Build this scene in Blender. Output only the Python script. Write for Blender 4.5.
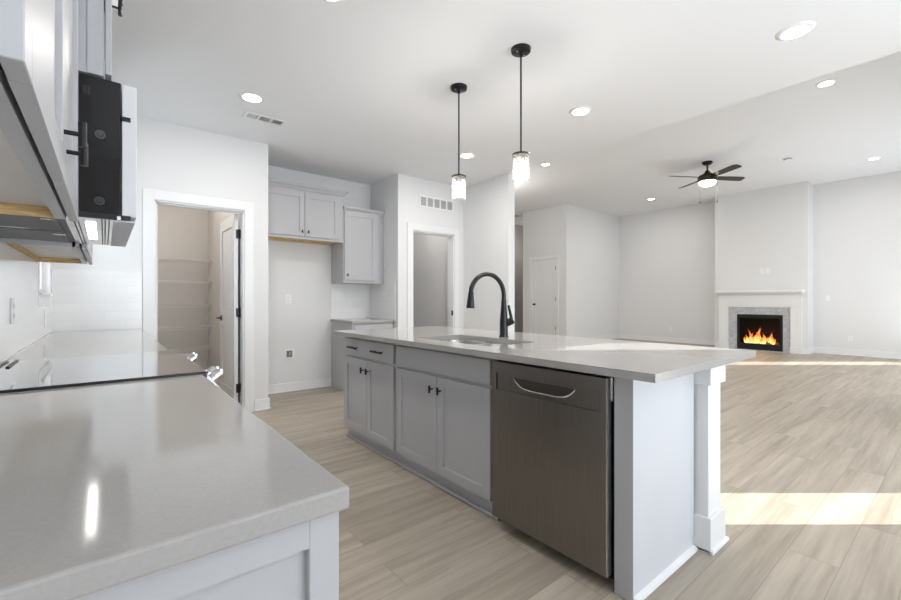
import bpy, bmesh, math, random
from mathutils import Vector, Matrix
random.seed(7)
SC = bpy.context.scene
COL = SC.collection
for o in list(bpy.data.objects):
    bpy.data.objects.remove(o)

# ------------------------------------------------------------------ camera
CAM_H = 1.15
YAW = math.atan2(346, 425)
cd = bpy.data.cameras.new('camera'); cam = bpy.data.objects.new('camera', cd); COL.objects.link(cam)
cam.location = (0, 0, CAM_H); cam.rotation_euler = (math.pi/2, 0, -YAW)
cd.sensor_width = 36; cd.lens = 36*425/901; cd.clip_start = 0.02
SC.camera = cam

# ------------------------------------------------------------------ view + world
SC.view_settings.view_transform = 'Standard'
SC.view_settings.look = 'None'
SC.view_settings.gamma = 1
SC.view_settings.use_curve_mapping = False
SC.view_settings.exposure = 0.97
W = bpy.data.worlds.new('sky'); SC.world = W; W.use_nodes = True
W.node_tree.nodes['Background'].inputs[0].default_value = (0.80, 0.90, 1.0, 1)
W.node_tree.nodes['Background'].inputs[1].default_value = 2.2

# ------------------------------------------------------------------ sun and big added fill lights
def light(name, kind, loc, direction, energy, color=(1, 1, 1), **kw):
    l = bpy.data.lights.new(name, kind); l.energy = energy; l.color = color
    for k, v in kw.items(): setattr(l, k, v)
    o = bpy.data.objects.new(name, l); COL.objects.link(o)
    o.location = loc
    o.rotation_euler = Vector(direction).to_track_quat('-Z', 'Y').to_euler()
    return o
SUN_TAN = 0.36
light('sun', 'SUN', (8, -6, 5), (-0.776, 0.631, -SUN_TAN), 9, (1.0, 0.96, 0.91), angle=0.006)
light('dining_fill_light', 'AREA', (2.25, -2.45, 1.35), (0.12, 1, 1.1), 100, (0.86, 0.93, 1.0), shape='RECTANGLE', size=3.4, size_y=2.1)  # added area fill standing in for daylight; the wall behind is solid
light('great_room_fill_light', 'AREA', (9.3, -0.5, 1.2), (0, 1, 0.55), 66, (0.88, 0.94, 1.0), shape='RECTANGLE', size=4.6, size_y=2.2)  # added soft fill along the south wall, larger than any window there

# ------------------------------------------------------------------ materials
def srgb(r, g, b):
    def f(c):
        c /= 255.
        return c/12.92 if c <= 0.04045 else ((c+0.055)/1.055)**2.4
    return (f(r), f(g), f(b), 1)

def mat(name, col, rough=0.5, metal=0.0, spec=0.5, emit=None, estr=0, trans=0, coat=0, bump=None, var=None):
    m = bpy.data.materials.new(name); m.use_nodes = True
    nt = m.node_tree; b = nt.nodes['Principled BSDF']
    b.inputs['Base Color'].default_value = col
    b.inputs['Roughness'].default_value = rough
    b.inputs['Metallic'].default_value = metal
    b.inputs['Specular IOR Level'].default_value = spec
    b.inputs['Transmission Weight'].default_value = trans
    b.inputs['Coat Weight'].default_value = coat
    b.inputs['Coat Roughness'].default_value = 0.08
    if emit:
        b.inputs['Emission Color'].default_value = emit; b.inputs['Emission Strength'].default_value = estr
    if bump or var:
        tc = nt.nodes.new('ShaderNodeTexCoord')
        n = nt.nodes.new('ShaderNodeTexNoise'); n.inputs['Scale'].default_value = (bump or var)[0]; n.inputs['Detail'].default_value = 6
        nt.links.new(tc.outputs['Object'], n.inputs['Vector'])
        if bump:
            bp = nt.nodes.new('ShaderNodeBump'); bp.inputs['Strength'].default_value = bump[1]; bp.inputs['Distance'].default_value = 0.01
            nt.links.new(n.outputs['Fac'], bp.inputs['Height']); nt.links.new(bp.outputs['Normal'], b.inputs['Normal'])
        if var:
            r = nt.nodes.new('ShaderNodeMapRange'); r.inputs['From Min'].default_value = .3; r.inputs['From Max'].default_value = .7
            r.inputs['To Min'].default_value = 1-var[1]; r.inputs['To Max'].default_value = 1+var[1]
            mx = nt.nodes.new('ShaderNodeVectorMath'); mx.operation = 'SCALE'; mx.inputs[0].default_value = col[:3]
            nt.links.new(n.outputs['Fac'], r.inputs['Value']); nt.links.new(r.outputs[0], mx.inputs['Scale'])
            nt.links.new(mx.outputs[0], b.inputs['Base Color'])
    return m

M = {}
M['wall'] = mat('wall_paint', (0.745, 0.745, 0.745, 1), 0.85, spec=0.2, bump=(120, 0.04))
M['ceil'] = mat('ceiling_paint', (0.83, 0.835, 0.845, 1), 0.95, spec=0.1, bump=(90, 0.04))
M['trim'] = mat('trim_paint', (0.80, 0.80, 0.80, 1), 0.4, spec=0.4, var=(3, 0.01))
M['pantry'] = mat('pantry_wall_paint', (0.72, 0.69, 0.66, 1), 0.85, spec=0.2, bump=(120, 0.04))
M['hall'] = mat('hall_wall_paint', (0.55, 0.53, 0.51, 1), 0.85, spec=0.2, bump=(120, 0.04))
M['cab'] = mat('grey_cabinet_paint', (0.468, 0.468, 0.482, 1), 0.38, spec=0.45, var=(4, 0.015))
M['cabin'] = mat('cabinet_interior_laminate', (0.74, 0.71, 0.67, 1), 0.5, var=(5, 0.02))
M['panel'] = mat('lit_panel_paint', (0.62, 0.635, 0.67, 1), 0.42, spec=0.4, var=(4, 0.015))  # lighter copy of cabinet grey; daylight on the end panel put into colour
M['quartz'] = mat('grey_quartz', (0.385, 0.37, 0.355, 1), 0.09, spec=0.5, var=(160, 0.035))
M['black'] = mat('matte_black_metal', (0.012, 0.012, 0.014, 1), 0.35, metal=0.3, var=(20, 0.1))
M['gloss_black'] = mat('gloss_black_glass', (0.012, 0.012, 0.013, 1), 0.04, spec=0.9, var=(6, 0.1))
M['cooktop'] = mat('black_cooktop_glass', (0.02, 0.02, 0.022, 1), 0.03, spec=1.0, coat=1.0, var=(6, 0.1))
M['mwside'] = mat('microwave_side_enamel', (0.010, 0.009, 0.009, 1), 0.13, spec=0.35, bump=(7, 0.15))
M['dark'] = mat('dark_recess', (0.01, 0.01, 0.011, 1), 0.7, var=(6, 0.1))
M['filter'] = mat('grey_mesh_filter', (0.13, 0.13, 0.14, 1), 0.45, metal=0.6, bump=(400, 0.3))
M['chrome'] = mat('brushed_chrome', (0.72, 0.72, 0.72, 1), 0.22, metal=1.0, var=(30, 0.05))
M['white_plastic'] = mat('white_plastic', (0.82, 0.82, 0.81, 1), 0.35, var=(8, 0.01))
M['lampglow'] = mat('lamp_diffuser', (1, 1, 1, 1), 0.5, emit=(1, 0.97, 0.93, 1), estr=6, var=(5, 0.01))
M['bulb'] = mat('warm_bulb', (1, 1, 1, 1), 0.5, emit=(1, 0.93, 0.85, 1), estr=9, var=(5, 0.01))
M['mwlight'] = mat('task_light', (1, 1, 1, 1), 0.5, emit=(1, 0.98, 0.95, 1), estr=5, var=(5, 0.01))
M['bronze'] = mat('bronze_metal', (0.055, 0.042, 0.034, 1), 0.35, metal=0.8, var=(20, 0.1))
M['grille_dark'] = mat('grille_shadow_grey', (0.22, 0.22, 0.22, 1), 0.8, var=(20, 0.05))
M['sinksteel'] = mat('sink_steel', (0.50, 0.49, 0.475, 1), 0.26, metal=1.0, var=(40, 0.05))

M['film'] = mat('filmed_light_steel', (0.72, 0.72, 0.73, 1), 0.3, spec=0.5, var=(10, 0.02))
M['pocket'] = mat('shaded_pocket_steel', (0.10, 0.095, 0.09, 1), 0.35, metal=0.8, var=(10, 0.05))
M['louvre'] = mat('grille_louvre_paint', (0.50, 0.50, 0.50, 1), 0.6, var=(10, 0.02))
def steel():
    m = bpy.data.materials.new('brushed_stainless'); m.use_nodes = True; nt = m.node_tree; b = nt.nodes['Principled BSDF']
    b.inputs['Metallic'].default_value = 0.95; b.inputs['Roughness'].default_value = 0.36
    tc = nt.nodes.new('ShaderNodeTexCoord'); mp = nt.nodes.new('ShaderNodeMapping'); mp.inputs['Scale'].default_value = (120, 120, 1.2)
    n = nt.nodes.new('ShaderNodeTexNoise'); n.inputs['Scale'].default_value = 3; n.inputs['Detail'].default_value = 4
    r = nt.nodes.new('ShaderNodeValToRGB'); r.color_ramp.elements[0].color = (0.21, 0.195, 0.18, 1); r.color_ramp.elements[1].color = (0.27, 0.25, 0.232, 1)
    r.color_ramp.elements[0].position = .3; r.color_ramp.elements[1].position = .7
    nt.links.new(tc.outputs['Object'], mp.inputs[0]); nt.links.new(mp.outputs[0], n.inputs['Vector']); nt.links.new(n.outputs['Fac'], r.inputs[0]); nt.links.new(r.outputs[0], b.inputs['Base Color'])
    return m
M['steel'] = steel()

def wood_edge():
    m = bpy.data.materials.new('raw_plywood'); m.use_nodes = True; nt = m.node_tree; b = nt.nodes['Principled BSDF']
    b.inputs['Roughness'].default_value = 0.7
    tc = nt.nodes.new('ShaderNodeTexCoord'); mp = nt.nodes.new('ShaderNodeMapping'); mp.inputs['Scale'].default_value = (6, 6, 60)
    n = nt.nodes.new('ShaderNodeTexNoise'); n.inputs['Scale'].default_value = 2.5; n.inputs['Detail'].default_value = 6
    r = nt.nodes.new('ShaderNodeValToRGB'); r.color_ramp.elements[0].color = srgb(196, 158, 100); r.color_ramp.elements[1].color = srgb(232, 205, 155)
    r.color_ramp.elements[0].position = .3; r.color_ramp.elements[1].position = .7
    nt.links.new(tc.outputs['Object'], mp.inputs[0]); nt.links.new(mp.outputs[0], n.inputs['Vector']); nt.links.new(n.outputs['Fac'], r.inputs[0]); nt.links.new(r.outputs[0], b.inputs['Base Color'])
    return m
M['wood'] = wood_edge()

def floor_mat():
    m = bpy.data.materials.new('oak_vinyl_planks'); m.use_nodes = True; nt = m.node_tree; b = nt.nodes['Principled BSDF']
    L = nt.links.new
    tc = nt.nodes.new('ShaderNodeTexCoord')
    br = nt.nodes.new('ShaderNodeTexBrick'); br.offset = 0.37; br.offset_frequency = 2; br.squash = 1
    br.inputs['Scale'].default_value = 1; br.inputs['Brick Width'].default_value = 1.5; br.inputs['Row Height'].default_value = 0.18
    br.inputs['Mortar Size'].default_value = 0.0012; br.inputs['Mortar Smooth'].default_value = 0.1; br.inputs['Bias'].default_value = 0
    br.inputs['Color1'].default_value = (0, 0, 0, 1); br.inputs['Color2'].default_value = (1, 1, 1, 1); br.inputs['Mortar'].default_value = (0.5, 0.5, 0.5, 1)
    L(tc.outputs['Object'], br.inputs['Vector'])
    mp = nt.nodes.new('ShaderNodeMapping'); mp.inputs['Scale'].default_value = (0.55, 9, 1)
    L(tc.outputs['Object'], mp.inputs[0])
    add = nt.nodes.new('ShaderNodeVectorMath'); add.operation = 'MULTIPLY_ADD'; add.inputs[1].default_value = (7, 13, 3)
    L(br.outputs['Color'], add.inputs[0]); L(mp.outputs[0], add.inputs[2])
    n1 = nt.nodes.new('ShaderNodeTexNoise'); n1.inputs['Scale'].default_value = 1.6; n1.inputs['Detail'].default_value = 8; n1.inputs['Roughness'].default_value = .62; n1.inputs['Distortion'].default_value = 0.25
    L(add.outputs[0], n1.inputs['Vector'])
    mp2 = nt.nodes.new('ShaderNodeMapping'); mp2.inputs['Scale'].default_value = (3, 60, 1); L(tc.outputs['Object'], mp2.inputs[0])
    n2 = nt.nodes.new('ShaderNodeTexNoise'); n2.inputs['Scale'].default_value = 2; n2.inputs['Detail'].default_value = 4; L(mp2.outputs[0], n2.inputs['Vector'])
    r = nt.nodes.new('ShaderNodeValToRGB'); e = r.color_ramp.elements
    e[0].position = .30; e[0].color = srgb(146, 134, 119); e[1].position = .70; e[1].color = srgb(186, 176, 161)
    k = e.new(.5); k.color = srgb(169, 158, 143)
    L(n1.outputs['Fac'], r.inputs[0])
    mx = nt.nodes.new('ShaderNodeMix'); mx.data_type = 'RGBA'; mx.blend_type = 'MULTIPLY'; mx.inputs['Factor'].default_value = 1
    rr = nt.nodes.new('ShaderNodeMapRange'); rr.inputs['To Min'].default_value = .92; rr.inputs['To Max'].default_value = 1.08; L(n2.outputs['Fac'], rr.inputs['Value'])
    L(r.outputs[0], mx.inputs['A']); L(rr.outputs[0], mx.inputs['B'])
    mx2 = nt.nodes.new('ShaderNodeMix'); mx2.data_type = 'RGBA'; mx2.blend_type = 'MULTIPLY'; mx2.inputs['Factor'].default_value = 1
    r3 = nt.nodes.new('ShaderNodeMapRange'); r3.inputs['To Min'].default_value = .94; r3.inputs['To Max'].default_value = 1.05; L(br.outputs['Color'], r3.inputs['Value'])
    L(mx.outputs['Result'], mx2.inputs['A']); L(r3.outputs[0], mx2.inputs['B'])
    mx3 = nt.nodes.new('ShaderNodeMix'); mx3.data_type = 'RGBA'; mx3.inputs['B'].default_value = srgb(138, 124, 108)
    L(br.outputs['Fac'], mx3.inputs['Factor']); L(mx2.outputs['Result'], mx3.inputs['A'])
    L(mx3.outputs['Result'], b.inputs['Base Color'])
    b.inputs['Roughness'].default_value = 0.42; b.inputs['Specular IOR Level'].default_value = .35
    return m
M['floor'] = floor_mat()

def tile_mat(name, axis):
    m = bpy.data.materials.new(name); m.use_nodes = True; nt = m.node_tree; b = nt.nodes['Principled BSDF']; L = nt.links.new
    tc = nt.nodes.new('ShaderNodeTexCoord'); sp = nt.nodes.new('ShaderNodeSeparateXYZ'); cb = nt.nodes.new('ShaderNodeCombineXYZ')
    L(tc.outputs['Object'], sp.inputs[0]); L(sp.outputs[axis], cb.inputs['X']); L(sp.outputs['Z'], cb.inputs['Y'])
    br = nt.nodes.new('ShaderNodeTexBrick'); br.inputs['Scale'].default_value = 1; br.inputs['Brick Width'].default_value = .30; br.inputs['Row Height'].default_value = .075
    br.inputs['Mortar Size'].default_value = .002; br.inputs['Color1'].default_value = (.80, .80, .80, 1); br.inputs['Color2'].default_value = (.83, .83, .83, 1); br.inputs['Mortar'].default_value = (.765, .765, .765, 1)
    L(cb.outputs[0], br.inputs['Vector']); L(br.outputs['Color'], b.inputs['Base Color'])
    bp = nt.nodes.new('ShaderNodeBump'); bp.invert = True; bp.inputs['Strength'].default_value = .2; bp.inputs['Distance'].default_value = .003
    L(br.outputs['Fac'], bp.inputs['Height']); L(bp.outputs['Normal'], b.inputs['Normal'])
    b.inputs['Roughness'].default_value = .15
    return m
M['tile_y'] = tile_mat('white_tile_left', 'Y'); M['tile_x'] = tile_mat('white_tile_back', 'X')

def marble():
    m = bpy.data.materials.new('carrara_marble'); m.use_nodes = True; nt = m.node_tree; b = nt.nodes['Principled BSDF']; L = nt.links.new
    tc = nt.nodes.new('ShaderNodeTexCoord'); n = nt.nodes.new('ShaderNodeTexNoise'); n.inputs['Scale'].default_value = 7; n.inputs['Detail'].default_value = 9; n.inputs['Distortion'].default_value = 1.2
    r = nt.nodes.new('ShaderNodeValToRGB'); e = r.color_ramp.elements; e[0].position = .42; e[0].color = (.52, .53, .55, 1); e[1].position = .6; e[1].color = (.55, .56, .58, 1)
    k = e.new(.5); k.color = (.42, .43, .45, 1)
    L(tc.outputs['Object'], n.inputs['Vector']); L(n.outputs['Fac'], r.inputs[0]); L(r.outputs[0], b.inputs['Base Color']); b.inputs['Roughness'].default_value = .2
    return m
M['marble'] = marble()

def flame_mat():
    m = bpy.data.materials.new('fire_flame'); m.use_nodes = True; nt = m.node_tree; b = nt.nodes['Principled BSDF']; L = nt.links.new
    tc = nt.nodes.new('ShaderNodeTexCoord'); sp = nt.nodes.new('ShaderNodeSeparateXYZ'); L(tc.outputs['Generated'], sp.inputs[0])
    n = nt.nodes.new('ShaderNodeTexNoise'); n.inputs['Scale'].default_value = 9; n.inputs['Detail'].default_value = 3; L(tc.outputs['Object'], n.inputs['Vector'])
    a = nt.nodes.new('ShaderNodeMath'); a.operation = 'MULTIPLY_ADD'; a.inputs[1].default_value = .9; L(n.outputs['Fac'], a.inputs[0])
    s = nt.nodes.new('ShaderNodeMath'); s.operation = 'SUBTRACT'; s.inputs[1].default_value = .45; L(sp.outputs['Z'], s.inputs[0]); L(s.outputs[0], a.inputs[2])
    r = nt.nodes.new('ShaderNodeValToRGB'); e = r.color_ramp.elements
    e[0].position = .05; e[0].color = (1, .74, .30, 1); e[1].position = .95; e[1].color = (.22, .02, .005, 1)
    k = e.new(.4); k.color = (1, .42, .08, 1); k = e.new(.7); k.color = (.75, .14, .02, 1)
    L(a.outputs[0], r.inputs[0]); L(r.outputs[0], b.inputs['Emission Color']); b.inputs['Emission Strength'].default_value = 0.85
    b.inputs['Base Color'].default_value = (.1, .02, .01, 1)
    return m
M['flame'] = flame_mat()
M['log'] = mat('charred_log', (.03, .018, .012, 1), .9, emit=(1, .22, .03, 1), estr=.12, bump=(30, .6))
M['firebox'] = mat('firebox_lining', (.012, .008, .007, 1), .8, bump=(20, .3))

def glass_mat(name, tint, fac):
    m = bpy.data.materials.new(name); m.use_nodes = True; nt = m.node_tree; nt.nodes.clear(); L = nt.links.new
    out = nt.nodes.new('ShaderNodeOutputMaterial'); mx = nt.nodes.new('ShaderNodeMixShader'); t = nt.nodes.new('ShaderNodeBsdfTransparent'); g = nt.nodes.new('ShaderNodeBsdfGlossy')
    fr = nt.nodes.new('ShaderNodeLayerWeight'); fr.inputs[0].default_value = fac
    t.inputs[0].default_value = tint; g.inputs['Roughness'].default_value = .02
    L(fr.outputs['Fresnel'], mx.inputs[0]); L(t.outputs[0], mx.inputs[1]); L(g.outputs[0], mx.inputs[2]); L(mx.outputs[0], out.inputs[0])
    return m
M['pane'] = glass_mat('window_glass', (.97, .98, .98, 1), .08)
M['jar'] = glass_mat('clear_shade_glass', (.985, .985, .985, 1), .12)
def jar():
    m = M['jar']; nt = m.node_tree; L = nt.links.new; out = [n for n in nt.nodes if n.type == 'OUTPUT_MATERIAL'][0]
    src = out.inputs[0].links[0].from_socket; tr = nt.nodes.new('ShaderNodeBsdfTranslucent'); tr.inputs[0].default_value = (1, 1, 1, 1)
    mx = nt.nodes.new('ShaderNodeMixShader'); mx.inputs[0].default_value = .05
    fr = [n for n in nt.nodes if n.type == 'LAYER_WEIGHT'][0]; fr.inputs[0].default_value = .03
    L(src, mx.inputs[1]); L(tr.outputs[0], mx.inputs[2]); L(mx.outputs[0], out.inputs[0])
jar()

# ------------------------------------------------------------------ helpers
class MB:
    def __init__(s): s.bm = bmesh.new()
    def box(s, a, b, bevel=0, seg=2):
        x0, y0, z0 = [min(p, q) for p, q in zip(a, b)]; x1, y1, z1 = [max(p, q) for p, q in zip(a, b)]
        v = [s.bm.verts.new(p) for p in ((x0, y0, z0), (x1, y0, z0), (x1, y1, z0), (x0, y1, z0), (x0, y0, z1), (x1, y0, z1), (x1, y1, z1), (x0, y1, z1))]
        f = [s.bm.faces.new([v[i] for i in q]) for q in ((3, 2, 1, 0), (4, 5, 6, 7), (0, 1, 5, 4), (1, 2, 6, 5), (2, 3, 7, 6), (3, 0, 4, 7))]
        if bevel:
            es = list({e for q in f for e in q.edges})
            bmesh.ops.bevel(s.bm, geom=es, offset=bevel, segments=seg, affect='EDGES', profile=.5)
        return s
    def prism(s, pts, ext, close=True):
        """pts: 3D polygon, ext: extrusion vector"""
        e = Vector(ext); a = [s.bm.verts.new(p) for p in pts]; b = [s.bm.verts.new(Vector(p)+e) for p in pts]; n = len(pts)
        s.bm.faces.new(a); s.bm.faces.new(b[::-1])
        for i in range(n): s.bm.faces.new((a[i], b[i], b[(i+1) % n], a[(i+1) % n]))
        return s
    def lathe(s, prof, c, axis='Z', n=32):
        """prof: (radius, height) list along axis, origin c"""
        c = Vector(c)
        def P(r, h, t):
            u, w = r*math.cos(t), r*math.sin(t)
            return c + {'Z': Vector((u, w, h)), 'X': Vector((h, u, w)), 'Y': Vector((w, h, u))}[axis]
        rings = []
        for r, h in prof:
            if r < 1e-6: rings.append([s.bm.verts.new(P(0, h, 0))])
            else: rings.append([s.bm.verts.new(P(r, h, 2*math.pi*i/n)) for i in range(n)])
        for A, B in zip(rings, rings[1:]):
            for i in range(n):
                j = (i+1) % n
                if len(A) == 1 and len(B) == 1: continue
                if len(A) == 1: s.bm.faces.new((A[0], B[i], B[j]))
                elif len(B) == 1: s.bm.faces.new((A[i], A[j], B[0]))
                else: s.bm.faces.new((A[i], A[j], B[j], B[i]))
        return s
    def tube(s, pts, rad, n=12, caps=True):
        pts = [Vector(p) for p in pts]; N = len(pts); rad = rad if isinstance(rad, (list, tuple)) else [rad]*N
        d0 = (pts[1]-pts[0]).normalized(); up = Vector((0, 0, 1)) if abs(d0.z) < .9 else Vector((1, 0, 0))
        side = d0.cross(up).normalized(); rings = []
        for i, p in enumerate(pts):
            d = ((pts[min(i+1, N-1)]-pts[max(i-1, 0)])).normalized()
            side = (side - d*side.dot(d)).normalized(); w = d.cross(side)
            rings.append([s.bm.verts.new(p+(side*math.cos(2*math.pi*k/n)+w*math.sin(2*math.pi*k/n))*rad[i]) for k in range(n)])
        for A, B in zip(rings, rings[1:]):
            for k in range(n): s.bm.faces.new((A[k], A[(k+1) % n], B[(k+1) % n], B[k]))
        if caps: s.bm.faces.new(rings[0][::-1]); s.bm.faces.new(rings[-1])
        return s
    def build(s, name, m, parent=None, smooth=False):
        bmesh.ops.recalc_face_normals(s.bm, faces=s.bm.faces)
        me = bpy.data.meshes.new(name); s.bm.to_mesh(me); s.bm.free()
        if smooth:
            for p in me.polygons: p.use_smooth = True
            try: me.set_sharp_from_angle(angle=math.radians(40))
            except Exception: pass
        me.materials.append(M[m] if isinstance(m, str) else m)
        o = bpy.data.objects.new(name, me); COL.objects.link(o)
        if parent is not None:
            o.parent = parent; o.matrix_parent_inverse = Matrix.Translation(-world_loc(parent))
        return o
def world_loc(o):
    l = Vector((0, 0, 0))
    while o is not None:
        l = l + o.location + o.matrix_parent_inverse.translation if o.parent else l + o.location
        o = o.parent
    return l
def B(name, m, a, b, parent=None, bevel=0, smooth=False):
    return MB().box(a, b, bevel).build(name, m, parent, smooth)
def tag(o, label, cat, group=None, kind=None):
    o['label'] = label; o['category'] = cat
    if group: o['group'] = group
    if kind: o['kind'] = kind
    return o
def thing(name, loc, label, cat, group=None):
    o = bpy.data.objects.new(name, None); COL.objects.link(o); o.location = loc; o.empty_display_size = .1
    return tag(o, label, cat, group)
def structure(name, m, boxes, parent=None):
    mb = MB()
    for a, b in boxes: mb.box(a, b)
    o = mb.build(name, m, parent)
    if parent is None: o['kind'] = 'structure'
    return o
def copy_tree(o, loc=None, label=None):
    def rec(s, par):
        c = s.copy(); COL.objects.link(c)
        if par is not None:
            c.parent = par; c.matrix_parent_inverse = s.matrix_parent_inverse.copy()
        for ch in s.children: rec(ch, c)
        return c
    c = rec(o, None)
    if loc: c.location = loc
    if label: c['label'] = label
    return c

def shaker(mb, o, u, n, w, h, th=.019, rail=.058, rec=.010):
    """shaker panel: lower corner o (on the back plane), width along u, height z, outward normal n"""
    o = Vector(o); u = Vector(u); n = Vector(n); z = Vector((0, 0, 1))
    def bx(a0, a1, b0, b1, c0, c1, bev=0):
        p = [o+u*a+z*b+n*c for a in (a0, a1) for b in (b0, b1) for c in (c0, c1)]
        mb.box([min(q[i] for q in p) for i in range(3)], [max(q[i] for q in p) for i in range(3)], bev, 1)
    bx(0, rail, 0, h, 0, th, .0012); bx(w-rail, w, 0, h, 0, th, .0012)
    bx(rail, w-rail, 0, rail, 0, th, 0); bx(rail, w-rail, h-rail, h, 0, th, 0)
    bx(rail-.002, w-rail+.002, rail-.002, h-rail+.002, .001, th-rec)
    return mb

def tknob(parent, p, n, bar=(0, 0, 1), half=.022):
    p = Vector(p); n = Vector(n); b = Vector(bar)
    mb = MB(); mb.tube([p, p+n*.026], .0045, 10); mb.tube([p+n*.027-b*half, p+n*.027+b*half], .0070, 10)
    return mb.build('knob', 'black', parent, True)
def barpull(parent, p, n, bar, half, post):
    p = Vector(p); n = Vector(n); b = Vector(bar); mb = MB()
    for s in (-1, 1): mb.tube([p+b*s*post, p+b*s*post+n*.028], .0045, 10)
    mb.tube([p+n*.030-b*half, p+n*.030+b*half], .0072, 10)
    return mb.build('pull', 'black', parent, True)

T = .895          # counter height
KC = 2.79         # kitchen ceiling
GC = 3.66         # great room ceiling
XL = -.335        # left wall
PY = 4.69         # pantry wall plane
BY = 5.42         # back wall plane
AX = 2.943        # recess return wall
WB = 4.06         # wall beside the great room
EX = 12.0; NY = 6.70; DX = 9.35; SY = -.6; DS = -2.6

# ------------------------------------------------------------------ room shell
structure('floor', 'floor', [((XL-.12, DS-.12, -.06), (EX+.12, 9.9, 0))])
structure('ceiling', 'ceil', [((XL-.12, DS-.12, KC), (4.07, 7.3, KC+.05))])
structure('ceiling_great_room', 'ceil', [((4.0, SY-.12, GC), (EX+.12, 9.9, GC+.06)), ((4.0, SY-.12, KC+.05), (4.07, 3.8, GC))])
# left wall with window opening
WY0, WY1, WZ0, WZ1 = 3.80, 4.42, 1.20, 2.15
structure('wall_left', 'wall', [((XL-.12, DS, 0), (XL, WY0, KC)), ((XL-.12, WY1, 0), (XL, 7.2, KC)), ((XL-.12, WY0, 0), (XL, WY1, WZ0)), ((XL-.12, WY0, WZ1), (XL, WY1, KC))])
# pantry wall with door opening
PX0, PX1, PZ = .352, 1.106, 2.062
structure('wall_pantry', 'wall', [((XL, PY, 0), (PX0, PY+.12, KC)), ((PX1, PY, 0), (1.34, PY+.12, KC)), ((PX0, PY, PZ), (PX1, PY+.12, KC)), ((1.17, PY+.12, 0), (1.34, 7.1, KC))])
structure('wall_pantry_back', 'pantry', [((XL, 6.98, 0), (1.17, 7.1, KC))])
structure('wall_pantry_side', 'pantry', [((1.16, PY+.12, 0), (1.17, 6.98, KC))])
structure('wall_back', 'wall', [((1.34, BY, 0), (AX, BY+.12, KC))])
AO0, AO1, AZ = 3.168, 3.883, 2.08
structure('wall_hall', 'wall', [((AX, PY, 0), (AO0, PY+.12, KC)), ((AO1, PY, 0), (WB, PY+.12, KC)), ((AO0, PY, AZ), (AO1, PY+.12, KC)), ((AX, PY+.12, 0), (AX+.12, 6.5, KC))])
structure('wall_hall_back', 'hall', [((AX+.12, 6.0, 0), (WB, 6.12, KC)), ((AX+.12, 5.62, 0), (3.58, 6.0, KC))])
structure('wall_between', 'wall', [((WB, 3.8, 0), (WB+.12, 9.7, GC))])
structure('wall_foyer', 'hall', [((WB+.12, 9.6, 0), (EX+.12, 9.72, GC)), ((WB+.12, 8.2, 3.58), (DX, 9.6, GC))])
DY0, DY1, DZ = 7.02, 7.84, 2.27
structure('wall_closet', 'wall', [((DX, NY, 0), (DX+.12, DY0, GC)), ((DX, DY1, 0), (DX+.12, 8.18, GC)), ((DX, DY0, DZ), (DX+.12, DY1, GC))])
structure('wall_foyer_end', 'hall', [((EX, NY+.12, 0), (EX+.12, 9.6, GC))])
structure('wall_north', 'wall', [((DX+.12, NY, 0), (EX+.12, NY+.12, GC))])
EY0, EY1 = -.16, .45
structure('wall_east', 'wall', [((EX, EY1, 0), (EX+.12, NY, GC)), ((EX, SY, 0), (EX+.12, EY0, GC)), ((EX, EY0, 0), (EX+.12, EY1, .3)), ((EX, EY0, 2.2), (EX+.12, EY1, GC))])
structure('wall_chimney', 'wall', [((11.5, 2.19, 0), (EX, 2.60, GC)), ((11.5, 3.49, 0), (EX, 3.95, GC)), ((11.5, 2.60, .83), (EX, 3.49, GC))])
S1 = (4.19, 4.895, .12, 2.1); S2 = (6.22, 6.845, 1.14, 2.1)
structure('wall_south', 'wall', [((4.07, SY-.12, 0), (S1[0], SY, GC)), ((S1[1], SY-.12, 0), (S2[0], SY, GC)), ((S2[1], SY-.12, 0), (EX, SY, GC)),
    ((S1[0], SY-.12, 0), (S1[1], SY, S1[2])), ((S1[0], SY-.12, S1[3]), (S1[1], SY, GC)), ((S2[0], SY-.12, 0), (S2[1], SY, S2[2])), ((S2[0], SY-.12, S2[3]), (S2[1], SY, GC))])
structure('wall_dining', 'wall', [((XL, DS-.12, 0), (4.19, DS, KC)), ((4.07, DS, 0), (4.19, SY-.12, KC))])

# windows
def window(name, axis, at, a0, a1, z0, z1, th, casing=True):
    """glazed opening in a wall: axis 'X' = wall plane X=at..at+th, 'Y' likewise"""
    r = bpy.data.objects.new(name, None); COL.objects.link(r); r['kind'] = 'structure'
    def P(d0, d1, p0, p1, q0, q1):
        return ((d0, p0, q0), (d1, p1, q1)) if axis == 'X' else ((p0, d0, q0), (p1, d1, q1))
    mb = MB(); f = .035; d0, d1 = at+th*.35, at+th*.75
    for q in (P(d0, d1, a0, a0+f, z0, z1), P(d0, d1, a1-f, a1, z0, z1), P(d0, d1, a0+f, a1-f, z0, z0+f), P(d0, d1, a0+f, a1-f, z1-f, z1)): mb.box(*q)
    mb.build('window_frame', 'trim', r)
    mb = MB(); mb.box(*P(at+th*.52, at+th*.56, a0+f-.005, a1-f+.005, z0+f-.005, z1-f+.005)); mb.build('window_pane', 'pane', r)
    return r
w1 = window('window_1', 'X', XL-.12, WY0, WY1, WZ0, WZ1, .12)
MB().box((XL-.05, WY0-.04, WZ0-.02), (XL+.025, WY1+.04, WZ0+.0)).build('window_sill', 'trim', w1)
mb = MB()
for q in (((XL, WY0-.07, WZ0), (XL+.014, WY0, WZ1+.07)), ((XL, WY1, WZ0), (XL+.014, WY1+.07, WZ1+.07)), ((XL, WY0, WZ1), (XL+.014, WY1, WZ1+.07)), ((XL, WY0-.06, WZ0-.09), (XL+.014, WY1+.06, WZ0-.02))): mb.box(*q)
mb.build('window_casing', 'trim', w1)
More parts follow.
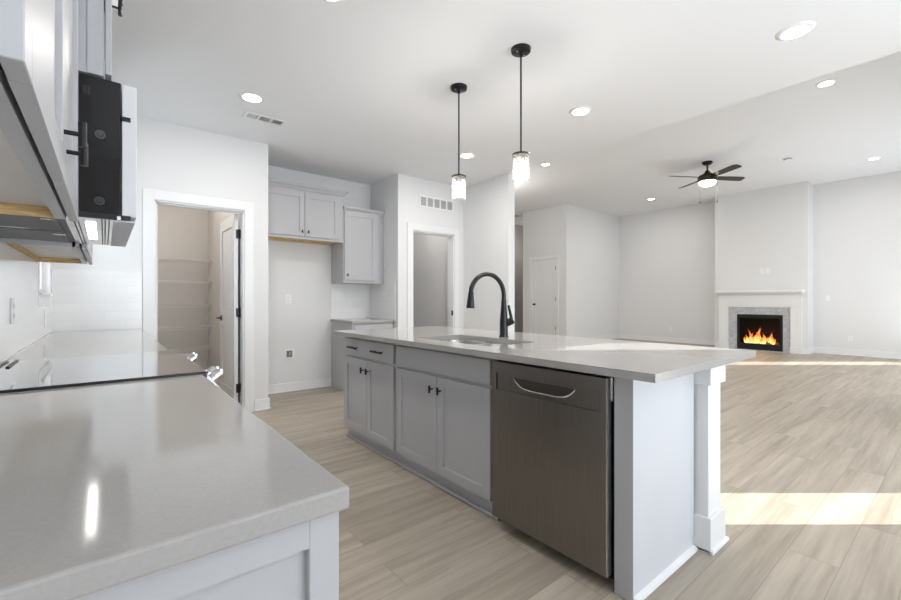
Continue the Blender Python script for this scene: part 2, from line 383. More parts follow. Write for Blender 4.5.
window('window_2', 'Y', SY-.12, S1[0], S1[1], S1[2], S1[3], .12)
window('window_3', 'Y', SY-.12, S2[0], S2[1], S2[2], S2[3], .12)
window('window_4', 'X', EX, EY0, EY1, .3, 2.2, .12)

# baseboards
def baseboard(name, boxes, h=.115):
    mb = MB()
    for (x0, y0), (x1, y1), (nx, ny) in boxes:
        a = (min(x0, x1, x0+nx*.014, x1+nx*.014), min(y0, y1, y0+ny*.014, y1+ny*.014), 0); b = (max(x0, x1, x0+nx*.014, x1+nx*.014), max(y0, y1, y0+ny*.014, y1+ny*.014), h)
        mb.box(a, b, .003, 1)
        a = (min(x0, x1, x0+nx*.026, x1+nx*.026), min(y0, y1, y0+ny*.026, y1+ny*.026), 0); b = (max(x0, x1, x0+nx*.026, x1+nx*.026), max(y0, y1, y0+ny*.026, y1+ny*.026), .018)
        mb.box(a, b, .004, 1)
    o = mb.build(name, 'trim'); o['kind'] = 'structure'; return o
baseboard('baseboard_pantry', [((1.20, PY), (1.34, PY), (0, -1)), ((1.34, PY-.014), (1.34, BY), (1, 0))])
baseboard('baseboard_back', [((1.36, BY), (2.35, BY), (0, -1))])
baseboard('baseboard_hall', [((AX, PY), (3.08, PY), (0, -1)), ((3.97, PY), (WB, PY), (0, -1)), ((WB, 3.8), (WB, PY), (-1, 0)), ((WB, 3.8), (WB+.12, 3.8), (0, -1))])
baseboard('baseboard_east', [((EX, EY1+.2), (EX, 2.19), (-1, 0)), ((EX, 3.95), (EX, NY), (-1, 0)), ((11.5, 2.19), (EX, 2.19), (0, -1)), ((11.5, 2.19), (11.5, 2.28), (-1, 0)), ((11.5, 3.86), (11.5, 3.95), (-1, 0))], .13)
baseboard('baseboard_north', [((DX, NY), (EX, NY), (0, -1)), ((DX, NY), (DX, DY0-.09), (-1, 0)), ((DX, DY1+.09), (DX, 8.18), (-1, 0))], .13)

# door casings
def casing(name, x0, x1, y, z, w=.088, th=.016, out=-1):
    mb = MB()
    for a, b in (((x0-w, y, 0), (x0, y+out*th, z+w)), ((x1, y, 0), (x1+w, y+out*th, z+w)), ((x0, y, z), (x1, y+out*th, z+w))): mb.box(a, b, .002, 1)
    for a, b in (((x0, y, 0), (x0+.014, y+.12, z)), ((x1-.014, y, 0), (x1, y+.12, z)), ((x0, y, z-.014), (x1, y+.12, z))): mb.box(a, b)
    for a, b in (((x0+.014, y+.045, 0), (x0+.026, y+.08, z-.014)), ((x0+.014, y+.045, z-.026), (x1-.014, y+.08, z-.014))): mb.box(a, b)
    o = mb.build(name, 'trim'); o['kind'] = 'structure'; return o
casing('trim_1', PX0, PX1, PY, PZ)
tr2 = casing('trim_2', AO0, AO1, PY, AZ)
MB().box((AO1-.017, PY+.004, .93), (AO1-.0135, PY+.04, 1.0)).build('strike_plate', 'black', tr2)
mb = MB()   # closet door casing in plane X=DX
for a, b in (((DX-.016, DY0-.085, 0), (DX, DY0, DZ+.085)), ((DX-.016, DY1, 0), (DX, DY1+.085, DZ+.085)), ((DX-.016, DY0, DZ), (DX, DY1, DZ+.085)),
             ((DX, DY0, 0), (DX+.12, DY0+.012, DZ)), ((DX, DY1-.012, 0), (DX+.12, DY1, DZ)), ((DX, DY0, DZ-.012), (DX+.12, DY1, DZ))): mb.box(a, b)
o = mb.build('trim_3', 'trim'); o['kind'] = 'structure'

def door_mesh(name, o, u, n, w, h, th=.036):
    """two panel door: slab with stiles, rails and a lock rail, both faces"""
    o = Vector(o); u = Vector(u); n = Vector(n); z = Vector((0, 0, 1)); mb = MB()
    def bx(a0, a1, b0, b1, c0, c1):
        p = [o+u*a+z*b+n*c for a in (a0, a1) for b in (b0, b1) for c in (c0, c1)]
        mb.box([min(q[i] for q in p) for i in range(3)], [max(q[i] for q in p) for i in range(3)])
    s = .11; lk = h*.47
    bx(0, s, 0, h, 0, th); bx(w-s, w, 0, h, 0, th); bx(s, w-s, 0, .2, 0, th); bx(s, w-s, h-.12, h, 0, th); bx(s, w-s, lk-.10, lk+.06, 0, th)
    for b0, b1 in ((.2, lk-.10), (lk+.06, h-.12)):
        bx(s-.001, w-s+.001, b0-.001, b1+.001, .010, th-.010)
        bx(s+.035, w-s-.035, b0+.035, b1-.035, .006, th-.006)
    return mb.build(name, 'trim')
# door_1: pantry door, swung inwards to stand along the right of the opening
d1 = door_mesh('door_1', (1.034, 4.790, .012), (0, 1, 0), (1, 0, 0), .69, 2.025); d1['kind'] = 'structure'
mb = MB(); mb.lathe([(0, -.012), (.030, -.010), (.030, 0)], (1.034, 5.40, .945), 'X', 20)
mb.tube([(1.034, 5.40, .945), (.986, 5.40, .945)], .010, 10); mb.tube([(.988, 5.405, .945), (.984, 5.36, .945), (.986, 5.29, .947)], [.010, .009, .007], 10)
mb.build('door_handle', 'black', d1, True)
for z in (.24, 1.02, 1.83):
    mb = MB(); mb.box((1.050, 4.772, z-.045), (1.094, 4.791, z+.045)); mb.tube([(1.076, 4.776, z-.048), (1.076, 4.776, z+.048)], .009, 10)
    mb.build('hinge', 'black', d1)
# door_2: closed closet door in the great room
d2 = door_mesh('door_2', (DX+.012, DY0+.014, .012), (0, 1, 0), (1, 0, 0), DY1-DY0-.028, DZ-.03); d2['kind'] = 'structure'
mb = MB(); mb.lathe([(0, -.07), (.022, -.068), (.03, -.052), (.022, -.036), (.011, -.03), (.011, -.008), (.030, -.008), (.030, 0)], (DX+.013, DY1-.085, 1.03), 'X', 20); mb.build('door_knob', 'black', d2, True)
for z in (.40, 1.18, 2.0):
    MB().box((DX-.004, DY0+.002, z-.05), (DX+.014, DY0+.022, z+.05)).build('hinge', 'black', d2)

# tile backsplashes
structure('trim_4', 'tile_y', [((XL, .5, T), (XL+.008, WY0-.06, 1.40)), ((XL, WY1+.06, T), (XL+.008, PY, 1.40)), ((XL, WY0-.06, T), (XL+.008, WY1+.06, WZ0-.09))])
structure('trim_5', 'tile_x', [((XL, PY-.008, T), (.26, PY, 1.40)), ((2.35, BY-.008, T), (AX, BY, 1.372))])
structure('trim_6', 'tile_y', [((AX-.008, PY+.06, T), (AX, BY, 1.372))])

# ------------------------------------------------------------------ island
IX = 1.556
G_I = 'island cabinets under the quartz top'
def base_unit(name, x, y0, y1, label, drawer, pulls, far_knobs=None, z0=.10, depth=.55, group=None, gap=.012):
    """unit whose doors face -X at plane x"""
    t = thing(name, (x+.3, (y0+y1)/2, 0), label, 'cabinet', group)
    mb = MB(); fx = x+.019
    if name == 'sink_cabinet':
        zt = .66
        mb.box((fx, y0, zt), (fx+.02, y1, T-.031)); mb.box((x+depth-.018, y0, zt), (x+depth, y1, T-.031))
        mb.box((fx+.02, y0, zt), (x+depth-.018, y0+.018, T-.031)); mb.box((fx+.02, y1-.018, zt), (x+depth-.018, y1, T-.031))
    else: zt = T-.031
    mb.box((fx, y0, .085), (x+depth, y1, zt)); mb.box((x+.045, y0, 0), (x+depth, y1, .085))
    mb.build('body', 'cab', t)
    MB().tube([(x+.035, y0+.001, .011), (x+.035, y1-.001, .011)], .011, 8).build('toe_moulding', 'cab', t)
    return t
# cabinet with one drawer over two doors, far end of island
A0, A1 = 2.515, 3.332
ca = base_unit('base_cabinet', IX, A0, A1, 'grey island cabinet with one two-pull drawer above a pair of doors, at the far end', True, 2)
dr = B('drawer', 'cab', (IX, A0+.03, .705), (IX+.018, A1-.01, .838), ca, .002)
barpull(dr, (IX, 3.13, .770), (-1, 0, 0), (0, 1, 0), .075, .048); barpull(dr, (IX, 2.74, .770), (-1, 0, 0), (0, 1, 0), .075, .048)
mid = (A0+.03+A1-.01)/2
for y0, y1, ky in ((A0+.03, mid-.002, mid-.04), (mid+.002, A1-.01, mid+.04)):
    d = shaker(MB(), (IX+.019, y0, .10), (0, 1, 0), (-1, 0, 0), y1-y0, .585).build('door', 'cab', ca); tknob(d, (IX, ky, .608), (-1, 0, 0))
# sink base
cs = base_unit('sink_cabinet', IX, 1.555, 2.513, 'wide grey sink cabinet in the island with a plain false front over two doors', False, 0)
B('false_front', 'cab', (IX, 1.586, .705), (IX+.018, 2.50, .838), cs, .002)
mid = (1.586+2.50)/2
for y0, y1, ky in ((1.586, mid-.002, mid-.04), (mid+.002, 2.50, mid+.04)):
    d = shaker(MB(), (IX+.019, y0, .10), (0, 1, 0), (-1, 0, 0), y1-y0, .585).build('door', 'cab', cs); tknob(d, (IX, ky, .608), (-1, 0, 0))

# dishwasher
dw = thing('dishwasher', (1.8, 1.22, 0), 'stainless steel dishwasher built into the island beside the sink cabinet', 'dishwasher')
DX0, DX1, D0, D1 = 1.522, 1.556, .906, 1.535
mb = MB(); mb.box((1.58, D0-.008, .09), (2.1, D1+.01, T-.032)); mb.build('tub', 'dark', dw)
B('toe_kick', 'dark', (1.62, D0, 0), (2.1, D1, .10), dw)
# door skin with a pocket handle recess
y0, y1, z0, z1 = D0, D1, .062, .842
hy0, hy1, hz0, hz1 = D0+.030, D1-.030, .706, .786
mb = MB()
mb.box((DX0, y0, z0), (DX1, y1, hz0)); mb.box((DX0, y0, hz1), (DX1, y1, z1)); mb.box((DX0, y0, hz0), (DX1, hy0, hz1)); mb.box((DX0, hy1, hz0), (DX1, y1, hz1))
ddoor = mb.build('door', 'steel', dw)
# recessed band; pocket is a flat plate with the scoop's shade in its colour
mb = MB(); mb.box((DX0+.006, hy0, hz0), (DX1, hy1, hz1)); mb.build('handle_band', 'steel', ddoor)
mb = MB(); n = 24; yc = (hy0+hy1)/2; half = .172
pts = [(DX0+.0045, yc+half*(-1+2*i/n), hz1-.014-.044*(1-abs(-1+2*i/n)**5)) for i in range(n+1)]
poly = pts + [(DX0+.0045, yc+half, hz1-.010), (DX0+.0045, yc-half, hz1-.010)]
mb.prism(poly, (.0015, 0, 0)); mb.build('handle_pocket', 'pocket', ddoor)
mb = MB(); mb.tube([(p[0]-.0005, p[1], p[2]) for p in pts], .0032, 8); mb.build('handle_lip', 'chrome', ddoor, True)
mb = MB()
for q in (((DX0-.0012, hy0-.004, hz0-.004), (DX0+.004, hy0, hz1+.004)), ((DX0-.0012, hy1, hz0-.004), (DX0+.004, hy1+.004, hz1+.004)), ((DX0-.0012, hy0, hz0-.004), (DX0+.004, hy1, hz0)), ((DX0-.0012, hy0, hz1), (DX0+.004, hy1, hz1+.003))): mb.box(*q)
mb.build('band_border', 'steel', ddoor)
B('door_edge', 'chrome', (DX0+.001, D0-.0035, .062), (DX1, D0, .842), dw)
B('mounting_bracket', 'chrome', (DX1+.001, D0-.007, .75), (DX1+.02, D0+.002, .845), dw)

# end panel, back panel and column
ep = thing('island_end_panel', (1.8, .85, 0), 'pale grey flat end panel closing the near end of the island', 'panel')
MB().box((IX, .814, 0), (2.115, .886, T-.031)).build('panel', 'panel', ep)
B('front_stile', 'cab', (IX-.003, .812, 0), (IX, .888, T-.031), ep)
MB().prism([(IX, .814, 0), (IX, .796, 0), (IX, .799, .012), (IX, .814, .020)], (2.114-IX, 0, 0)).build('base_moulding', 'trim', ep)
bp = B('island_back_panel', 'panel', (2.116, .95, 0), (2.14, 3.31, T-.031)); tag(bp, 'long plain panel on the seating side of the island', 'panel')
co = thing('island_column', (2.21, .84, 0), 'white square post with plinth and cap supporting the island overhang', 'column')
B('shaft', 'trim', (2.128, .758, .10), (2.275, .905, .80), co, .002)
mb = MB(); mb.box((2.117, .744, 0), (2.300, .93, .162), .003, 1); mb.box((2.117, .732, 0), (2.314, .94, .020), .006, 2); mb.build('plinth', 'trim', co)
B('cap', 'trim', (2.117, .744, .762), (2.300, .93, T-.031), co, .003)

# quartz tops (sink hole cut in the island slab)
CX0, CX1, CY0, CY1 = 1.467, 2.545, .688, 3.345
SX0, SX1, SY0, SY1 = 1.635, 2.035, 1.665, 2.40
def rounded(x0, x1, y0, y1, r, n=6):
    pts = []
    for cx, cy, a0 in ((x1-r, y1-r, 0), (x0+r, y1-r, 90), (x0+r, y0+r, 180), (x1-r, y0+r, 270)):
        for i in range(n+1):
            a = math.radians(a0+90*i/n); pts.append((cx+r*math.cos(a), cy+r*math.sin(a)))
    return pts
def slab_with_hole(outer, holes, z0, z1):
    if not isinstance(holes[0], list): holes = [holes]
    mb = MB(); bm = mb.bm; lv = []
    for z in (z1, z0):
        loops = [[bm.verts.new((x, y, z)) for x, y in l] for l in [outer]+holes]
        es = [bm.edges.new((l[i], l[(i+1) % len(l)])) for l in loops for i in range(len(l))]
        bmesh.ops.triangle_fill(bm, use_beauty=True, use_dissolve=False, edges=es); lv.append(loops)
    for A, Bq in zip(*lv):
        for i in range(len(A)): bm.faces.new((A[i], A[(i+1) % len(A)], Bq[(i+1) % len(A)], Bq[i]))
    return mb
top = slab_with_hole([(CX0, CY0), (CX1, CY0), (CX1, CY1), (CX0, CY1)], rounded(SX0, SX1, SY0, SY1, .045), T-.031, T).build('island_countertop', 'quartz')
tag(top, 'large grey quartz slab topping the island, with the sink cut into it', 'countertop')

# sink
sk = thing('kitchen_sink', ((SX0+SX1)/2, (SY0+SY1)/2, .7), 'undermount stainless double bowl sink set in the island top', 'sink')
def bowl(x0, x1, y0, y1, depth):
    mb = MB(); bm = mb.bm; lv = []
    for ins, z in ((0, T-.033), (.004, T-.06), (.014, T-depth+.03), (.045, T-depth)):
        lv.append([bm.verts.new((x, y, z)) for x, y in rounded(x0+ins, x1-ins, y0+ins, y1-ins, .10)])
    for A, Bq in zip(lv, lv[1:]):
        for i in range(len(A)): bm.faces.new((A[i], A[(i+1) % len(A)], Bq[(i+1) % len(A)], Bq[i]))
    bm.faces.new(lv[-1])
    b = mb.build('bowl', 'sinksteel', sk, True)
    mb = MB(); c = ((x0+x1)/2, (y0+y1)/2, T-depth+.0015); mb.lathe([(.045, 0), (.040, .004), (.018, .001), (0, .001)], c, 'Z', 20); mb.build('drain', 'chrome', b, True)
b1 = (SX0-.003, SX1+.003, SY0+.03, 1.985); b2 = (SX0-.003, SX1+.003, 2.030, SY1-.01)
bowl(*b1, .185); bowl(*b2, .205)
slab_with_hole([(SX0-.02, SY0-.02), (SX1+.02, SY0-.02), (SX1+.02, SY1+.02), (SX0-.02, SY1+.02)], [rounded(*b1, .10), rounded(*b2, .10)], T-.034, T-.0315).build('rim', 'sinksteel', sk)

# faucet
FX, FY = 2.150, 2.055
fa = thing('kitchen_faucet', (FX, FY, T), 'matte black gooseneck pull-down faucet with side lever behind the sink', 'faucet')
mb = MB(); mb.lathe([(0, 0), (.033, 0), (.033, .006), (.029, .010), (.028, .10), (.022, .18), (.018, .24), (.0165, .26), (0, .26)], (FX, FY, T), 'Z', 28); mb.build('body', 'black', fa, True)
mb = MB(); pts = [(FX, FY, T+.22), (FX, FY, T+.285)]; R = .155; ax = Vector((-.96, -.28, 0)).normalized()
ax = Vector((-1, 0, 0))
for i in range(1, 17):
    a = math.pi*i/17.6; c = Vector((FX, FY, T+.285)) + ax*R
    pts.append(tuple(c - ax*R*math.cos(a) + Vector((0, 0, 1))*R*.93*math.sin(a)))
mb.tube(pts, .0155, 16); mb.build('spout', 'black', fa, True)
pe = Vector(pts[-1]); dn = Vector((-.06, 0, -1)).normalized()
mb = MB(); mb.tube([pe+Vector((0, 0, .01)), pe+dn*.012, pe+dn*.022, pe+dn*.06, pe+dn*.118, pe+dn*.124], [.0145, .0145, .0175, .021, .027, .025], 20); mb.build('spray_head', 'black', fa, True)
mb = MB(); hb = Vector((FX, FY, T+.085)); hd = Vector((.62, -.62, .42)).normalized(); mb.tube([hb, hb+hd*.05, hb+hd*.070, hb+hd*.074], [.026, .0255, .024, .018], 18)
mb.build('valve', 'black', fa, True)
mb = MB(); e = hb+hd*.060; mb.tube([e, e+Vector((-.006, .0, .03)), e+Vector((-.020, .010, .105)), e+Vector((-.021, .010, .108))], [.013, .0105, .0085, .004], 12); mb.build('lever', 'black', fa, True)

# ------------------------------------------------------------------ left run: base cabinets, range, tops
LX = .235      # carcass front of the left run
def left_unit(name, y0, y1, label, n):
    t = thing(name, (0, (y0+y1)/2, 0), label, 'cabinet')
    mb = MB(); mb.box((XL+.001, y0, .09), (LX, y1, T-.032)); mb.box((XL+.001, y0, 0), (LX-.06, y1, .09)); mb.build('body', 'cab', t)
    w = (y1-y0-.02)/n
    for i in range(n):
        a = y0+.01+w*i
        d = shaker(MB(), (LX, a+.003, .10), (0, 1, 0), (1, 0, 0), w-.006, .58).build('door', 'cab', t)
        tknob(d, (LX+.019, a+(w-.04 if i % 2 == 0 else .04), .60), (1, 0, 0))
        d = B('drawer', 'cab', (LX, a+.003, .70), (LX+.019, a+w-.003, .835), t, .002)
        barpull(d, (LX+.019, a+w/2, .768), (1, 0, 0), (0, 1, 0), .075, .048)
    return t
lu = left_unit('base_cabinet', .575, 1.675, 'grey base cabinet with panelled end under the nearest quartz counter', 2)
ps = MB(); rw = .04
x0, x1 = XL+.002, LX+.018
shk = shaker(ps, (x0, .575, 0.0), (1, 0, 0), (0, -1, 0), x1-x0, T-.033, .019, .042, .012).build('end_panel', 'cab', lu)
left_unit('base_cabinet', 2.505, PY-.003, 'grey base cabinet run between the range and the pantry wall', 4)
o = B('countertop', 'quartz', (XL+.009, .538, T-.031), (.261, 1.674, T), None, .004); tag(o, 'grey quartz counter in the left foreground with a thick pale edge', 'countertop'); B('caulk_bead', 'trim', (XL+.0082, .54, T-.002), (XL+.013, 1.674, T+.004), o)
o = B('countertop', 'quartz', (XL+.009, 2.508, T-.031), (.257, PY-.009, T), None, .004); tag(o, 'grey quartz counter running from the cooktop to the pantry wall', 'countertop'); B('caulk_bead', 'trim', (XL+.0082, 2.508, T-.002), (XL+.013, PY-.01, T+.004), o)

rg = thing('range', (0, 2.09, 0), 'slide-in electric range with black glass cooktop and bright front knobs', 'range')
R0, R1 = 1.684, 2.498
B('body', 'steel', (XL+.03, R0, .02), (.235, R1, T-.02), rg)
B('cooktop', 'cooktop', (XL+.012, R0-.006, T-.0185), (.276, R1+.006, T+.006), rg, .002)
B('cooktop_edge', 'black', (XL+.012, R0-.009, T+.001), (.278, R0-.001, T+.0075), rg)
mb = MB()
for dx in (0, .028): mb.box((XL+.026+dx, R0+.55, T+.0055), (XL+.036+dx, R1-.04, T+.011))
mb.build('rear_vent', 'black', rg)
mb = MB(); mb.prism([(.235, R0+.003, T-.09), (.30, R0+.003, T-.09), (.318, R0+.003, T-.055), (.285, R0+.003, T-.012), (.235, R0+.003, T-.012)], (0, R1-R0-.006, 0)); mb.build('control_panel', 'chrome', rg)
for y in (R0+.055, R0+.125, R1-.205, R1-.135):
    n_ = Vector((.80, 0, .60)).normalized(); c = Vector((.300, y, T-.032)); mb = MB()
    mb.tube([c, c+n_*.012, c+n_*.014, c+n_*.036, c+n_*.039], [.027, .027, .022, .020, .016], 20)
    s_ = c+n_*.039; mb.box(s_-Vector((.004, .004, .014)), s_+Vector((.005, .004, .012)))
    mb.build('knob', 'chrome', rg, True)
mb = MB(); mb.box((.235, R0+.005, .22), (.268, R1-.005, T-.10), .004, 1); od = mb.build('oven_door', 'steel', rg)
B('oven_window', 'gloss_black', (.2665, R0+.10, .32), (.270, R1-.10, .66), od)
mb = MB(); mb.tube([(.312, R0+.05, .745), (.312, R1-.05, .745)], .012, 12)
for y in (R0+.09, R1-.09): mb.tube([(.266, y, .745), (.312, y, .745)], .009, 10)
mb.build('handle', 'chrome', od, True)
B('storage_drawer', 'steel', (.235, R0+.005, .05), (.262, R1-.005, .205), rg, .003)

# ------------------------------------------------------------------ upper cabinets, left wall
UX = -.060; UT = 2.46; UB = 1.385
def upper_left(name, y0, y1, label, n, knobs, kz=1.458):
    t = thing(name, (-.2, (y0+y1)/2, UB), label, 'cabinet', None)
    fx = UX-.020
    mb = MB(); a = .016
    mb.box((XL+.001, y0, UB), (fx-.02, y0+a, UT)); mb.box((XL+.001, y1-a, UB+.03), (fx-.02, y1, UT))
    mb.box((XL+.001, y0+a, UT-a), (fx-.02, y1-a, UT)); mb.build('body', 'cab', t)
    mb = MB(); f = .028
    g = fx-.007
    mb.box((g-.024, y0, UB), (g, y1, UB+.042)); mb.box((g-.02, y0, UT-.05), (fx, y1, UT))
    mb.box((g-.02, y0, UB+.042), (g, y0+f, UT-.05)); mb.box((g-.02, y1-f, UB+.042), (g, y1, UT-.05))
    mb.build('face_frame', 'cab', t)
    B('bottom_panel', 'cabin', (XL+.001, y0+a, UB+.030), (fx-.031, y1-a, UB+.042), t)
    mb = MB(); mb.box((XL+.001, y1-a, UB), (fx-.031, y1, UB+.030)); mb.box((XL+.001, y0+a, UB+.006), (XL+.018, y1-a, UB+.030)); mb.build('hanging_rail', 'wood', t)
    w = (y1-y0-.004*(n-1))/n
    for i in range(n):
        s = y0+(w+.004)*i
        d = shaker(MB(), (UX-.019, s, UB-.004), (0, 1, 0), (1, 0, 0), w, UT-UB-.01, rail=.06).build('door', 'cab', t)
        tknob(d, (UX, s+(w-.035 if i % 2 == 0 else .035), kz+(.012 if i % 2 == 0 else -.006)), (1, 0, 0), half=.024)
    mb = MB(); mb.prism([(XL+.001, y0, UT), (UX, y0, UT), (UX+.045, y0, UT+.07), (XL+.001, y0, UT+.07)], (0, y1-y0, 0)); mb.build('crown', 'cab', t)
    return t
upper_left('wall_cabinet', .580, 1.674, 'glossy pale grey wall cabinet nearest the camera, two doors with black knobs', 2, True)
upper_left('wall_cabinet', 2.502, 3.64, 'grey wall cabinet beyond the microwave, its raw wood bottom edge showing', 2, True, 1.54)

# cabinet above the microwave, deeper
oc = thing('wall_cabinet', (-.15, 2.09, 1.84), 'deeper grey cabinet mounted directly above the microwave', 'cabinet')
B('body', 'cab', (XL+.001, 1.68, 1.834), (-.002, 2.498, UT), oc)
B('side_moulding', 'cab', (-.040, 1.676, 1.834), (-.004, 1.680, UT), oc)
for y0, y1, ky in ((1.682, 2.087, 2.05), (2.091, 2.496, 2.13)):
    d = shaker(MB(), (.002, y0, 1.845), (0, 1, 0), (1, 0, 0), y1-y0, UT-1.85, .016).build('door', 'cab', oc)
    barpull(d, (.018, ky, 2.35), (1, 0, 0), (0, 0, 1), .075, .048)
mb = MB(); mb.prism([(XL+.001, 1.68, UT), (.018, 1.68, UT), (.06, 1.68, UT+.07), (XL+.001, 1.68, UT+.07)], (0, .818, 0)); mb.build('crown', 'cab', oc)

# microwave
mw = thing('microwave', (-.1, 2.09, 1.40), 'black-sided over-the-range microwave hung between the left wall cabinets, its task light on', 'microwave')
mb = MB(); mb.box((XL+.001, 1.682, 1.412), (.040, 2.496, 1.828), .002, 1); body = mb.build('body', 'mwside', mw)
for x, z in ((-.010, 1.655), (-.012, 1.452)):
    mb = MB(); mb.lathe([(0, -.006), (.006, -.006), (.007, -.003), (.014, -.003), (.016, 0)], (x, 1.682, z), 'Y', 18); mb.build('screw', 'gloss_black', body, True)
MB().box((-.052, 1.6805, 1.768), (-.035, 1.682, 1.795)).build('label_plate', 'gloss_black', body)
B('door', 'film', (.042, 1.686, 1.412), (.080, 2.30, 1.828), mw, .003)
B('door_glass', 'gloss_black', (.0795, 1.74, 1.47), (.0825, 2.24, 1.77), mw)
B('control_strip', 'gloss_black', (.042, 2.303, 1.412), (.081, 2.494, 1.828), mw, .003)
for z in (1.718, 1.408): B('hinge_pin', 'black', (.040, 1.678, z-.006), (.064, 1.69, z+.006), mw)
# underside: base plate, filters, lamp, vents
bs = B('base_plate', 'chrome', (-.095, 1.684, 1.400), (.040, 2.494, 1.412), mw)
B('door_bottom', 'panel', (.022, 1.70, 1.3965), (.076, 2.48, 1.4005), mw)
B('front_flange', 'black', (-.105, 1.676, 1.398), (.03, 1.684, 1.414), mw)
B('task_lamp', 'mwlight', (-.048, 1.80, 1.3975), (-.022, 2.26, 1.4003), bs)
mb = MB()
for x in (-.076, -.066, -.008, .0, .010): mb.box((x, 1.70, 1.398), (x+.0035, 2.46, 1.4003))
mb.build('vent_slot', 'grille_dark', bs)
B('filter_tray', 'filter', (XL+.001, 1.684, 1.403), (-.095, 2.494, 1.412), mw)
for y0, y1 in ((1.72, 2.07), (2.11, 2.46)):
    f = B('grease_filter', 'filter', (XL+.03, y0, 1.398), (-.115, y1, 1.4035), mw)
    MB().box((XL+.035, y1-.03, 1.396), (-.20, y1-.015, 1.3985)).build('filter_handle', 'chrome', f)
    MB().box((-.15, y0+.05, 1.3955), (-.112, y0+.065, 1.3985)).build('filter_latch', 'chrome', f)

# ------------------------------------------------------------------ back recess cabinets
def knob_xz(parent, x, z, y): return tknob(parent, (x, y, z), (0, -1, 0), (0, 0, 1), .018)
FYc = 5.05
fc = thing('wall_cabinet', (1.85, 5.24, 1.88), 'grey two-door cabinet high over the empty fridge recess with raw wood underside', 'cabinet')
X0, X1, Z0, Z1 = 1.342, 2.350, 1.878, 2.46
B('body', 'cab', (X0, FYc+.02, Z0+.03), (X1, BY-.001, Z1), fc)
mb = MB(); mb.box((X0, FYc+.0, Z0), (X1, FYc+.02, Z1)); mb.box((X1-.016, FYc+.02, Z0), (X1, BY-.001, Z0+.03)); mb.build('face_frame', 'cab', fc)
mb = MB(); mb.box((X0, FYc+.021, Z0+.012), (X1-.016, BY-.016, Z0+.030)); mb.box((X0, BY-.016, Z0+.001), (X1-.016, BY-.001, Z0+.030)); mb.build('underside', 'wood', fc)
for a, b, kx in ((X0+.012, 1.852, 1.818), (1.858, 2.292, 1.892)):
    d = shaker(MB(), (a, FYc, Z0+.032), (1, 0, 0), (0, -1, 0), b-a, .52, rail=.06).build('door', 'cab', fc); knob_xz(d, kx, Z0+.085, FYc-.019)
mb = MB(); prof = [(FYc, Z1), (FYc-.012, Z1+.004), (FYc-.018, Z1+.02), (FYc-.048, Z1+.048), (FYc-.048, Z1+.066), (BY-.001, Z1+.066), (BY-.001, Z1)]
mb.prism([(X0, y, z) for y, z in prof], (X1-X0+.0, 0, 0))
mb.prism([(X1, FYc-.0, Z1), (X1+.012, FYc-.012, Z1+.004), (X1+.018, FYc-.018, Z1+.02), (X1+.046, FYc-.048, Z1+.048), (X1+.046, FYc-.048, Z1+.066), (X1, FYc-.048, Z1+.066)], (0, BY-FYc, 0)); mb.build('crown', 'cab', fc)

uc = thing('wall_cabinet', (2.65, 5.24, 1.37), 'tall narrow grey single-door cabinet right of the fridge recess', 'cabinet')
X0, X1, Z0, Z1 = 2.352, 2.940, 1.370, 2.30
mb = MB(); mb.box((X0, FYc+.02, Z0), (X1, BY-.009, Z1)); mb.build('body', 'cab', uc)
B('face_frame', 'cab', (X0, FYc, Z0), (X1, FYc+.02, Z1), uc)
d = shaker(MB(), (X0+.012, FYc, Z0+.035), (1, 0, 0), (0, -1, 0), .455, Z1-Z0-.05, rail=.06).build('door', 'cab', uc); knob_xz(d, X0+.046, Z0+.10, FYc-.019)
mb = MB(); prof = [(FYc, Z1), (FYc-.012, Z1+.003), (FYc-.03, Z1+.03), (FYc-.03, Z1+.045), (BY-.001, Z1+.045), (BY-.001, Z1)]
mb.prism([(X0, y, z) for y, z in prof], (X1-X0, 0, 0)); mb.build('crown', 'cab', uc)

lc = thing('base_cabinet', (2.65, 5.1, 0), 'small grey base cabinet in the recess right of the empty fridge space', 'cabinet')
FL = 4.80
mb = MB(); mb.box((2.352, FL, .09), (2.934, BY-.009, T-.031)); mb.box((2.352, FL+.06, 0), (2.934, BY-.009, .09)); mb.build('body', 'cab', lc)
d = B('drawer', 'cab', (2.372, FL-.018, .70), (2.912, FL, .838), lc, .002); barpull(d, (2.642, FL-.018, .77), (0, -1, 0), (1, 0, 0), .075, .048)
for a, b, kx in ((2.372, 2.640, 2.60), (2.644, 2.912, 2.68)):
    d = shaker(MB(), (a, FL, .10), (1, 0, 0), (0, -1, 0), b-a, .585).build('door', 'cab', lc); tknob(d, (kx, FL-.019, .608), (0, -1, 0))
o = B('countertop', 'quartz', (2.338, 4.765, T-.031), (2.934, BY-.009, T), None, .002); tag(o, 'small grey quartz counter in the far recess under the narrow wall cabinet', 'countertop')

# ------------------------------------------------------------------ pantry shelves
for i, z in enumerate((1.695, 1.400, 1.085, .785, .500)):
    lab = ['topmost', 'second from the top', 'middle', 'second from the bottom', 'lowest'][i]
    t = thing('wire_shelf', (.4, 6.8, z), 'white wire shelf on the pantry back wall, %s of five' % lab, 'shelf', 'wire shelves in the pantry')
    mb = MB(); x = XL+.02
    for y in (6.62, 6.78, 6.965): mb.tube([(XL+.01, y, z), (1.15, y, z)], .0035, 6)
    mb.tube([(XL+.01, 6.612, z-.028), (1.15, 6.612, z-.028)], .0035, 6)
    while x < 1.14:
        mb.tube([(x, 6.97, z+.004), (x, 6.612, z+.004), (x, 6.608, z-.028)], .0016, 4); x += .0254
    mb.build('wire_grid', 'white_plastic', t)
    mb = MB(); mb.tube([(1.145, 6.62, z-.005), (1.150, 6.965, z-.25)], .005, 6); mb.tube([(1.150, 6.965, z), (1.150, 6.965, z-.26)], .005, 6); mb.build('bracket', 'white_plastic', t)

